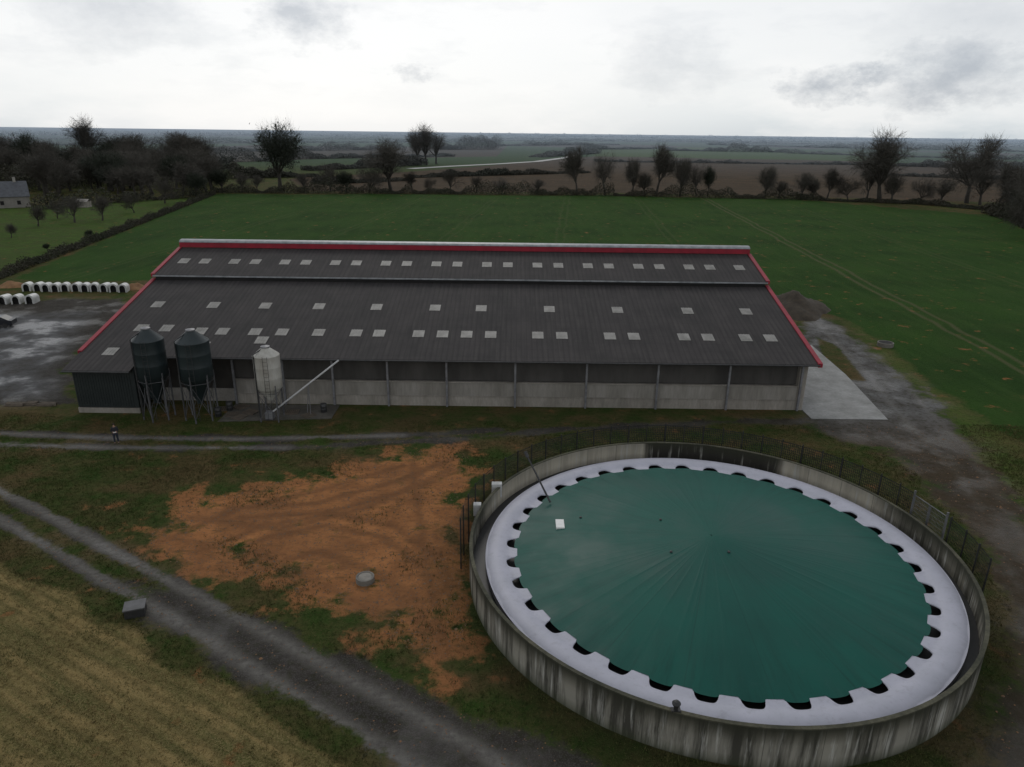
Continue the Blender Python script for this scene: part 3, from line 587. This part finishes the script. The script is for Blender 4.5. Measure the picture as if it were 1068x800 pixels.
# ---------------------------------------------------------------- calf hutches
def hutch_parts():
    mb=MB(); W=.62;Lh=1.9
    def arch(t,s=1.0,w=W):
        if t<.25: return (-w*s,0+ (t/.25)*.75*s)
        if t>.75: return (w*s,(1-t)/.25*.75*s)
        a=math.pi*(t-.25)/.5; return (-w*s*math.cos(a),(.75+.60*math.sin(a))*s)
    pts=[arch(i/16) for i in range(17)]; dr=[(x*.66,z*.84) for x,z in pts]
    for i in range(16):
        (xa,za),(xb,zb)=pts[i],pts[i+1]; mb.poly([(xa,0,za),(xb,0,zb),(xb,Lh,zb*.92),(xa,Lh,za*.92)])
        (xc,zc),(xd,zd)=dr[i],dr[i+1]; mb.poly([(xa,0,za),(xc,0,zc),(xd,0,zd),(xb,0,zb)])
        mb.poly([(xc,0,zc),(xc,.08,zc),(xd,.08,zd),(xd,0,zd)])
    mb.poly([(x,Lh,z*.92) for x,z in pts])
    fl=MB(); fl.poly([(-.6,.1,.01),(.6,.1,.01),(.6,Lh-.05,.01),(-.6,Lh-.05,.01)]); fl.poly([(-.5,.35,.0),(.5,.35,.0),(.5,.35,1.0),(-.5,.35,1.0)])  # near-black floor and upright sheet stand in for shade inside the opening
    return mb,fl
M_hutch=pmat("hutch_plastic",(.60,.60,.58),(.46,.46,.44),1.5,.4,objrand=.2); mbh,flh=hutch_parts()
he=None
def place_hutch(x,y,a):
    global he
    lab="white plastic calf hutch with dark opening"; g="calf hutches in a row"
    if he is None:
        e=empty("calf_hutch",(x,y,0),lab,"calf hutch",g); s=mbh.obj("shell",M_hutch,e,False,False); b=flh.obj("opening_shade",M_dark,e,False,False); he=(e,s,b)
    else:
        e=he[0].copy(); C.objects.link(e)
        for q in he[1:]: c_=q.copy(); c_.parent=e; C.objects.link(c_)
        e.location=(x,y,0)
    e.rotation_euler=(0,0,a)
pA=Vector(G(28,304)); pB=Vector(G(128,305))
for i in range(11):
    p=pA.lerp(pB,i/10); place_hutch(p.x+random.uniform(-.1,.1),p.y+random.uniform(-.3,.3),random.uniform(-.15,.15)+.25)
pA=Vector(G(-12,318)); pB=Vector(G(31,317))
for i in range(4):
    p=pA.lerp(pB,i/3); place_hutch(p.x,p.y,random.uniform(-.15,.15)+.25)
# ---------------------------------------------------------------- trees
def gen_tree(seed,spread=.45,dense=4,ivy=0,trunk=.16,tw=.013):
    h=10.0; r=random.Random(seed); tr=MB(); cr=MB(); tips=[]
    def grow(p,d,L,rad,lev):
        segs=3 if lev<3 else 2; q=p
        for i in range(segs):
            d2=(d+Vector((r.gauss(0,.15),r.gauss(0,.15),r.gauss(0,.10)+.04))).normalized(); q2=q+d2*(L/segs); ra=rad*(1-.4*i/segs); rb=rad*(1-.4*(i+1)/segs)
            (tr if lev<2 else cr).tube(q,q2,ra,rb,7 if lev==0 else (5 if lev<3 else 3),False); q=q2; d=d2
            if lev in(1,2,3) and i<segs-1: branch(q,d,L*.5,rb*.5,lev+1,1)
        if lev<4: branch(q,d,L*r.uniform(.62,.80),rad*.46,lev+1,r.choice((2,3,3)) if lev>0 else 7)
        else: tips.append((q,d))
    def branch(q,d,L,rad,lev,k):
        for _ in range(k):
            ang=r.uniform(.25,1.05) if lev==1 else r.uniform(.35,.85); az=r.uniform(0,6.283); a=d.orthogonal().normalized(); b=d.cross(a)
            nd=(d*math.cos(ang)+(a*math.cos(az)+b*math.sin(az))*math.sin(ang)); nd.z+=.10; nd.normalize(); grow(q,nd,L*(1.5 if lev==1 else 1),rad,lev)
    grow(Vector((0,0,0)),Vector((0,0,1)),h*trunk,h*.020,0)
    for q,d in tips:
        for _ in range(dense):
            nd=(d+Vector((r.gauss(0,.7),r.gauss(0,.7),r.gauss(0,.6)))).normalized(); L=h*r.uniform(.04,.10); e=q+nd*L; s=nd.orthogonal().normalized()*tw
            cr.poly([q-s,q+s,e])
            m=q+nd*L*.5; nd2=(nd+Vector((r.gauss(0,.7),r.gauss(0,.7),r.gauss(0,.5)))).normalized(); e2=m+nd2*L*.7; cr.poly([m-s,m+s,e2])
        for _ in range(ivy):
            c0=q+Vector((r.gauss(0,.45),r.gauss(0,.45),r.gauss(0,.4)))*.7; s=.10
            cr.poly([c0+Vector((r.uniform(-s,s),r.uniform(-s,s),r.uniform(-s,s))) for _ in range(3)])
    zs=np.percentile([v[2] for v in cr.v],99.3); rad=np.percentile([math.hypot(v[0],v[1]) for v in cr.v],97)
    kz=h/zs; kr=min(spread*h/rad,1.9)
    for mbx in(tr,cr): mbx.v=[(x*kr,y*kr,z*kz) for x,y,z in mbx.v]
    return tr,cr
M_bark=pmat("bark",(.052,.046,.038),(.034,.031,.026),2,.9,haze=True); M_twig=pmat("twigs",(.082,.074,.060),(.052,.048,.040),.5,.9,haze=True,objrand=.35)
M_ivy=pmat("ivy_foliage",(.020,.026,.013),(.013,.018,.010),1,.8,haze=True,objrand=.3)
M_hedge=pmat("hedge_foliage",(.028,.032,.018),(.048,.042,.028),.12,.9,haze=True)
VAR=[]
for i,(sp_,de,iv,tk,tw_) in enumerate(((.42,3,0,.10,.012),(.50,3,0,.12,.012),(.32,3,0,.10,.011),(.48,4,0,.12,.012),(.58,5,0,.13,.013),(.50,4,3,.10,.012),(.52,5,0,.12,.012),(.38,3,0,.07,.012))):
    tr,cr=gen_tree(11+i*7,sp_,de,iv,tk,tw_)
    a=tr.obj("trunk",M_bark).data; b=cr.obj("crown",M_ivy if iv>2 else M_twig).data
    for o in list(C.objects):
        if o.data in(a,b): C.objects.unlink(o); bpy.data.objects.remove(o)
    VAR.append((a,b))
def tree(x,y,h,var,label="bare deciduous tree with fine brown twigs by a hedge",wide=1.0,group="bare trees along the field edge"):
    e=empty("bare_tree",(x,y,-.05),label,"tree",group); e.scale=(h/10*wide,h/10*wide,h/10); e.rotation_euler=(0,0,random.uniform(0,6.28))
    for nm,me in zip(("trunk","crown"),VAR[var]): o=bpy.data.objects.new(nm,me); C.objects.link(o); o.parent=e
def treepx(u,vb,vt,var,wide=1.0,**k):
    x,y=G(u,vb); tree(x,y,(vb-vt)/FPX*depth(x,y)*1.02,var,wide=wide,**k)
for (u,vb,vt,va,wd) in((292,199,134,5,.95),(408,200,150,6,1.1),(602,203,158,6,.75),(631,203,162,2,1.0),(660,204,168,7,.8),(684,203,156,6,.8),(709,205,168,7,.9),(726,205,172,2,.9),(738,205,176,5,.6),(672,204,180,7,1.2),
    (797,207,176,7,1.1),(812,207,190,1,1.4),(835,208,182,1,1.1),(848,208,188,7,1.3),(862,208,178,6,.9),(884,209,188,3,1.4),(903,210,172,1,.9),(917,211,144,6,1.05),(1008,212,149,4,1.0),(1022,214,176,1,1.1),(1040,216,174,6,1.1),(1062,226,182,3,1.2),(1090,232,180,3,1.1),
    (232,201,178,5,1.2),(252,200,180,3,1.2),(268,200,184,1,1.2),(318,200,182,1,1.2),(345,200,174,3,1.2),(362,201,180,5,1.1),(385,201,174,3,1.2),(430,200,180,6,1.1),(450,200,186,3,1.1),(470,201,178,1,1.1),(497,201,184,1,1.1),(520,202,186,3,1.3),(560,203,188,1,1.3),(930,212,184,0,1.2),(958,212,188,3,1.2),(980,213,190,1,1.3),(1055,224,198,5,1.3),(1080,250,190,3,1.1),(1066,238,200,5,1.2),
    (93,178,128,6,.90),(33,186,144,5,.8),(445,172,134,6,.9),(436,172,138,0,1.0),(455,171,140,1,1.0)):
    lab={292:"large dark ivy-clad tree standing alone at the field edge",93:"tall rounded bare tree above the wood",917:"large bare oak with round crown in field hedge",1008:"large spreading bare tree in field hedge"}.get(u,"bare deciduous tree with fine brown twigs by a hedge")
    treepx(u,vb,vt,va,wd,label=lab)
r=random.Random(5)
for i in range(120):
    u=r.uniform(-60,222); vb=r.uniform(180,205); h=r.uniform(24,40)
    if -30<u<40 and vb>192: continue
    treepx(u,vb,vb-h,r.choice((0,1,1,3,6,3)) if r.random()<.88 else 5,1.2,label="bare tree in dense brown woodland edge",group="trees in the woodland beside the garden")
for (u,vb,h,va) in((40,236,20,0),(78,232,26,1),(107,230,24,1),(60,228,18,3),(140,222,20,3),(12,248,14,0),(172,212,26,3),(205,206,24,5),(95,250,10,5),(50,262,8,5)):
    treepx(u,vb,vb-h,va,1.1,label="small bare garden tree on a lawn",group="garden trees on the lawn")
def leafcloud(name,L,wd,ht,dens,size,mat,seed=0,kind=None,gaps=0,taper=.5):
    rg=np.random.default_rng(seed); L=[np.array(p) for p in L]; V=[]
    for i in range(len(L)-1):
        a,b=L[i],L[i+1]; ln=np.linalg.norm(b-a); nrm=np.array([-(b-a)[1],(b-a)[0]])/ln; k=int(ln*dens)
        if k<1: continue
        s=rg.random(k); o_=rg.uniform(-1,1,k); base=a+(b-a)*s[:,None]+nrm*(o_*wd)[:,None]
        hh=ht*(.62+.25*np.sin(s*ln/ (ht*1.3)+i+seed)+.18*np.sin(s*ln/(ht*.47)+seed*2)+.12*np.sin(s*ln/(ht*.21)+seed))
        if gaps: hh*=np.clip(.6+.8*np.sin(s*ln/(ht*6)+seed*3.1),.3,1)
        z=rg.random(k)**.8*hh*(1-taper*o_**2)
        c=np.concatenate([base,z[:,None]],1)
        V.append((c[:,None,:]+rg.uniform(-size,size,(k,3,3))).reshape(-1,3))
    V=np.concatenate(V); V[:,2]=np.maximum(V[:,2],0); Fc=np.arange(len(V)).reshape(-1,3)
    o=npmesh(name,V,Fc,mat)
    if kind: o["kind"]=kind
    return o
h1=leafcloud("hedge",[G(222,203),G(120,243),G(0,289),G(-200,370)],1.3,2.0,170,.22,M_hedge,1); tag(h1,"long clipped hedge between lawn and crop field","hedge")
h2=leafcloud("hedge",[G(222,201),G(430,202),G(640,204),G(830,208)],3,6,160,.33,M_hedge,2,gaps=1); tag(h2,"low scrubby hedge along the far crop boundary","hedge")
h3=leafcloud("hedge",[G(830,208),G(960,213),G(1040,220),G(1140,240)],3,7,180,.35,M_hedge,3,gaps=1); tag(h3,"dense scrubby hedge beneath bare trees at field edge","hedge")
h4=leafcloud("hedge",[G(1035,222),G(1068,233),G(1120,255)],4,9,140,.45,M_hedge,4); tag(h4,"tall bushy hedgerow at the field corner","hedge")
h5=leafcloud("hedge",[G(35,219),G(80,214),G(215,205)],3,5.5,110,.4,M_hedge,6); tag(h5,"shrubby hedge behind the garden lawn","hedge")
leafcloud("woodland_undergrowth",[G(-120,205),G(60,194),G(225,190)],22,13,220,.5,M_hedge,5,"stuff")
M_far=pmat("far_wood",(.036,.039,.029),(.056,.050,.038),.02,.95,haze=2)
k=0
for (u0,v0,u1,v1,ht) in((-80,182,245,178,15),(-80,172,300,168,15),(240,186,330,184,8),(320,178,440,172,10),(300,166,470,163,13),(430,185,610,180,4),(455,156,520,155.5,24),(560,164,620,160,10),(610,156,700,155,11),(690,157,820,159,13),
     (820,160,1068,167,9),(900,172,1068,177,8),(-100,160,260,157,13),(250,158,420,156,11),(330,192,420,188,4),(520,152,640,151,10),(740,151,900,155,10),(880,154,1100,159,12),(-100,153,200,150,11),(150,149,520,148.5,11),(480,146.5,760,148,11),(700,148,1100,154,11),(620,168.5,900,172,3),(900,182,1068,188,4),(-100,145,500,146,12),(500,144.5,1150,151.5,12),(-120,140.5,600,142.5,16),(500,141.5,1150,149,18)):
    k+=1; a=G(u0,v0+ (-3 if u0<0 and v0<150 else 0) if v0>147 or u0>0 else v0); b=G(u1,v1)
    d=np.hypot(*((np.array(a)+np.array(b))/2)); ln=np.linalg.norm(np.array(b)-np.array(a))
    if d>9500 or a[1]<0 or b[1]<0: continue
    sz=max(.7,d/1500); dn=min(18000/ln, 100/sz)
    leafcloud("distant_wood",[a,b],max(6,d*.012),ht,dn,sz,M_far,10+k,"stuff",gaps=1 if ht<14 else 0,taper=.3)
mb=MB(); rp=[G(428,176),G(470,173.5),G(520,171),G(560,168.5),G(590,164.5),G(613,158.5)]
for i in range(len(rp)-1):
    a=Vector((*rp[i],.12)); b=Vector((*rp[i+1],.12)); m_=Vector((-(b-a).y,(b-a).x,0)).normalized()*4.0; mb.poly([a-m_,b-m_,b+m_,a+m_])
o=mb.obj("road",pmat("far_road",(.38,.38,.37),(.3,.3,.3),.1,.7)); o["kind"]="structure"
# ---------------------------------------------------------------- house and shed
def house(u,v,w_,d_,h_,rh,rot,lab):
    x,y=G(u,v); e=empty("house",(x,y,0),lab,"house")
    mb=MB(); mb.box(-w_/2,w_/2,-d_/2,d_/2,0,h_); mb.poly([(-w_/2,-d_/2,h_),(-w_/2,0,h_+rh),(-w_/2,d_/2,h_)]); mb.poly([(w_/2,-d_/2,h_),(w_/2,0,h_+rh),(w_/2,d_/2,h_)]); mb.obj("wall",pmat("render_wall",(.24,.22,.20),(.18,.17,.15),.6,.85),e,False,False)
    mb=MB(); slab(mb,-w_/2-.3,w_/2+.3,-d_/2-.4,h_-.1,0,h_+rh+.1,.12); slab(mb,-w_/2-.3,w_/2+.3,.005,h_+rh+.1,d_/2+.4,h_-.1,.12); ro=mb.obj("roof",pmat("slate",(.085,.09,.10),(.055,.058,.066),1,.6),e,False,False)
    mb=MB(); mb.box(w_*.3-.4,w_*.3+.4,-.35,.35,h_+rh-.3,h_+rh+1.3); mb.obj("chimney",M_conc,ro,False,False)
    for xx in(-w_*.3,0,w_*.3): mb=MB(); mb.box(xx-.5,xx+.5,-d_/2-.04,-d_/2-.005,1.0,2.2); mb.obj("window",M_dark,e,False,False)
    e.rotation_euler=(0,0,rot)
house(3,216,15,9,3.6,4.3,.62,"grey slate-roofed house with pale walls among trees")
x,y=G(88,216); e=empty("garden_shed",(x,y,0),"small pale garden shed on the lawn","shed")
mb=MB(); mb.box(-1.8,1.8,-1.3,1.3,0,1.9); mb.obj("wall",M_conc_wall,e,False,False); mb=MB(); slab(mb,-2.0,2.0,-1.6,1.8,0,2.6,.08); slab(mb,-2.0,2.0,.005,2.6,1.6,1.8,.08); mb.obj("roof",M_conc,e,False,False)
# ---------------------------------------------------------------- person
def skin(name,verts,edges,rad,mat,par,lv=2):
    me=bpy.data.meshes.new(name); me.from_pydata(verts,edges,[]); o=bpy.data.objects.new(name,me); C.objects.link(o)
    o.modifiers.new("skin",'SKIN')
    for i,rv in enumerate(rad): me.skin_vertices[0].data[i].radius=(rv if isinstance(rv,tuple) else (rv,rv))
    me.skin_vertices[0].data[0].use_root=True
    sm=o.modifiers.new("sub",'SUBSURF'); sm.levels=lv; sm.render_levels=lv
    dg=bpy.context.evaluated_depsgraph_get(); m2=bpy.data.meshes.new_from_object(o.evaluated_get(dg)); bpy.data.objects.remove(o)
    m2.materials.clear(); m2.materials.append(mat); m2.polygons.foreach_set('use_smooth',[True]*len(m2.polygons))
    o=bpy.data.objects.new(name,m2); C.objects.link(o); o.parent=par; return o
try:
    qx,qy=G(122,462.5); pe=empty("person",(qx,qy,0),"standing person in dark jacket holding a remote controller","person"); pe.scale=(1.03,1.03,1.03); pe.rotation_euler=(0,0,.5)
    V=[(0,0,.95),(0,-.01,1.15),(0,0,1.36),(0,-.005,1.47),(0,-.02,1.55),(0,-.03,1.64),(0,-.02,1.71)]; E=[(0,1),(1,2),(2,3),(3,4),(4,5),(5,6)]; Rd=[(.13,.10),(.13,.10),(.14,.10),.055,(.062,.07),(.078,.092),(.06,.07)]
    nose=len(V); V+=[(0,-.125,1.60)]; E+=[(5,nose)]; Rd+=[.014]
    for s in(-1,1):
        b=len(V); V+=[(.17*s,0,1.40),(.24*s,-.02,1.14),(.13*s,-.25,1.12),(.095*s,-.32,1.13)]; E+=[(2,b),(b,b+1),(b+1,b+2),(b+2,b+3)]; Rd+=[.055,.045,.030,.032]
        for k in range(4):
            c0=len(V); oz=(k-1.5)*.02; V+=[(.085*s,-.37,1.13+oz),(.045*s,-.395+abs(oz),1.13+oz)]; E+=[(b+3,c0),(c0,c0+1)]; Rd+=[.009,.008]
        c0=len(V); V+=[(.06*s,-.33,1.175),(.045*s,-.36,1.185)]; E+=[(b+3,c0),(c0,c0+1)]; Rd+=[.010,.009]
        b=len(V); V+=[(.10*s,0,.88),(.12*s,-.01,.50),(.13*s,.02,.09),(.14*s,-.12,.035)]; E+=[(0,b),(b,b+1),(b+1,b+2),(b+2,b+3)]; Rd+=[.085,.058,.042,.035]
    M_skin=pmat("skin",(.42,.25,.18),(.38,.22,.16),5,.6); skin("body",V,E,Rd,M_skin,pe,1)
    Vj=[(0,0,.90),(0,-.01,1.12),(0,0,1.36),(0,0,1.46)]; Ej=[(0,1),(1,2),(2,3)]; Rj=[(.19,.14),(.18,.14),(.19,.14),(.075,.075)]
    for s in(-1,1): b=len(Vj); Vj+=[(.18*s,0,1.40),(.25*s,-.02,1.13),(.135*s,-.24,1.12)]; Ej+=[(2,b),(b,b+1),(b+1,b+2)]; Rj+=[.078,.066,.048]
    skin("jacket",Vj,Ej,Rj,pmat("dark_cloth",(.02,.022,.028),(.015,.016,.02),5,.8),pe,1)
    Vt=[(0,0,.95)]; Et=[]; Rt=[(.16,.13)]
    for s in(-1,1): b=len(Vt); Vt+=[(.10*s,0,.86),(.12*s,-.01,.50),(.13*s,.02,.10)]; Et+=[(0,b),(b,b+1),(b+1,b+2)]; Rt+=[.105,.080,.062]
    skin("trousers",Vt,Et,Rt,pmat("denim",(.03,.035,.05),(.02,.024,.035),5,.8),pe,1)
    for s in(-1,1): skin("shoe",[(.13*s,.05,.045),(.135*s,-.04,.05),(.14*s,-.15,.04)],[(0,1),(1,2)],[.045,.052,.042],M_black,pe,1)
    mb=MB(); mb.lathe([(.085,1.62),(.096,1.66),(.085,1.72),(.05,1.765),(.01,1.775)],14,0,-.012); mb.obj("hair",pmat("hair",(.03,.02,.012),(.02,.014,.01),5,.8),pe,True,False)
    mb=MB(); mb.box(-.10,.10,-.43,-.36,1.10,1.155); mb.obj("remote_controller",M_white,pe,False,False,.01)
except Exception as ex: print("PERSON",ex)
# ---------------------------------------------------------------- grass, stones
def scatter(n_,x0,x1,y0,y1,seed):
    rg=np.random.default_rng(seed); Q=np.stack([rg.uniform(x0,x1,n_),rg.uniform(y0,y1,n_)],1)
    k=np.abs(Q[:,0])<(Q[:,1]*.8+9); Q=Q[k]; ch,b,ru,dk,yd=masks(Q)
    t=np.hypot(Q[:,0]-TX,Q[:,1]-TY); okk=(t>TR+.15)&~((Q[:,1]>60)&(Q[:,0]>-42)&(Q[:,0]<28.5))
    return Q,ch,okk,rg,ru
def patchn(Q): return .5+.25*np.sin(Q[:,0]*.7+2*np.sin(Q[:,1]*.33))+.25*np.sin(Q[:,1]*.9+1.7*np.sin(Q[:,0]*.41))
def blades(name,Q,hs,wd,rg,mat,per=3):
    n_=len(Q); Q=np.repeat(Q,per,0)+rg.normal(0,.06,(n_*per,2)); hs=np.repeat(hs,per)*rg.uniform(.6,1.2,n_*per); a=rg.uniform(0,6.28,n_*per)
    d=np.stack([np.cos(a),np.sin(a)],1)*wd; ln=rg.normal(0,.45,(n_*per,2))*hs[:,None]
    A_=np.concatenate([Q-d,np.zeros((len(Q),1))],1); B_=np.concatenate([Q+d,np.zeros((len(Q),1))],1); T_=np.concatenate([Q+ln,hs[:,None]],1)
    V=np.stack([A_,B_,T_],1).reshape(-1,3); o=npmesh(name,V,np.arange(len(V)).reshape(-1,3),mat); o["kind"]="stuff"; return o
M_grass,n=newmat("grass_blades"); Pn=n.pos(); g1=n.noise(Pn,.45,4,.6); g2=n.noise(Pn,7,2,.5); g3=n.noise(Pn,.17,5,.6)
c=n.mix(n.mr(g1,.38,.62),(.036,.066,.013),(.070,.070,.026)); c=n.mix(n.mr(g3,.48,.60,0,.65),c,(.095,.072,.035)); c=n.mix(n.mr(g2,.5,.65,0,.8),c,(.12,.105,.045)); n.out(c,.8,0,None,0,0,.1)
M_stubb,n=newmat("stubble_blades"); Pn=n.pos(); g1=n.noise(Pn,.5,4,.6); g2=n.noise(Pn,7,2,.5)
c=n.mix(n.mr(g1,.42,.64),(.235,.178,.078),(.070,.080,.026)); c=n.mix(n.mr(g2,.5,.65,0,.65),c,(.30,.235,.12)); n.out(c,.8,0,None,0,0,.1)
Q,ch,okk,rg,ru=scatter(190000,-52,50,14,60.5,21)
pn=patchn(Q)+rg.normal(0,.14,len(Q))
k=okk&(ch['grav']<.45)&(ch['stub']<.5)&((rg.random(len(Q))>ch['soil']*1.5)|((ch['soil']<.97)&(pn>.66)&(rg.random(len(Q))<.30))|((pn>.86)&(rg.random(len(Q))<.3)))
blades("grass",Q[k],.05+.12*patchn(Q[k]),.020,rg,M_grass,3)
k=okk&(ch['stub']>=.45); blades("stubble",Q[k],.05+.05*patchn(Q[k]),.018,rg,M_stubb,4)
Q,ch,okk,rg,ru=scatter(60000,-45,45,14,60,33)
k=okk&((ch['soil']>.5)|((ch['grav']>.5)&(rg.random(len(Q))<.25))); Q=Q[k]; n_=len(Q); s=rg.uniform(.02,.065,n_)*np.where(rg.random(n_)>.97,1.8,1)
oc=np.array([[1,0,0],[0,1,0],[-1,0,0],[0,-1,0],[0,0,.8],[0,0,-.3]],float); V=np.concatenate([Q,np.zeros((n_,1))],1)[:,None,:]+oc[None]*s[:,None,None]*rg.uniform(.6,1.3,(n_,6,1))
fo=np.array([[0,1,4],[1,2,4],[2,3,4],[3,0,4]]); Fc=(np.arange(n_)[:,None,None]*6+fo[None]).reshape(-1,3)
M_clod,n=newmat("clods"); Pn=n.pos(); g2=n.noise(Pn,6,3,.6)
c=n.mix(n.mr(g2,.4,.6),(.20,.11,.06),(.11,.085,.062)); n.out(c,.9,0,None,0,0,.2)
o=npmesh("soil_clods",V.reshape(-1,3),Fc,M_clod); o["kind"]="stuff"
print("done",len(P))
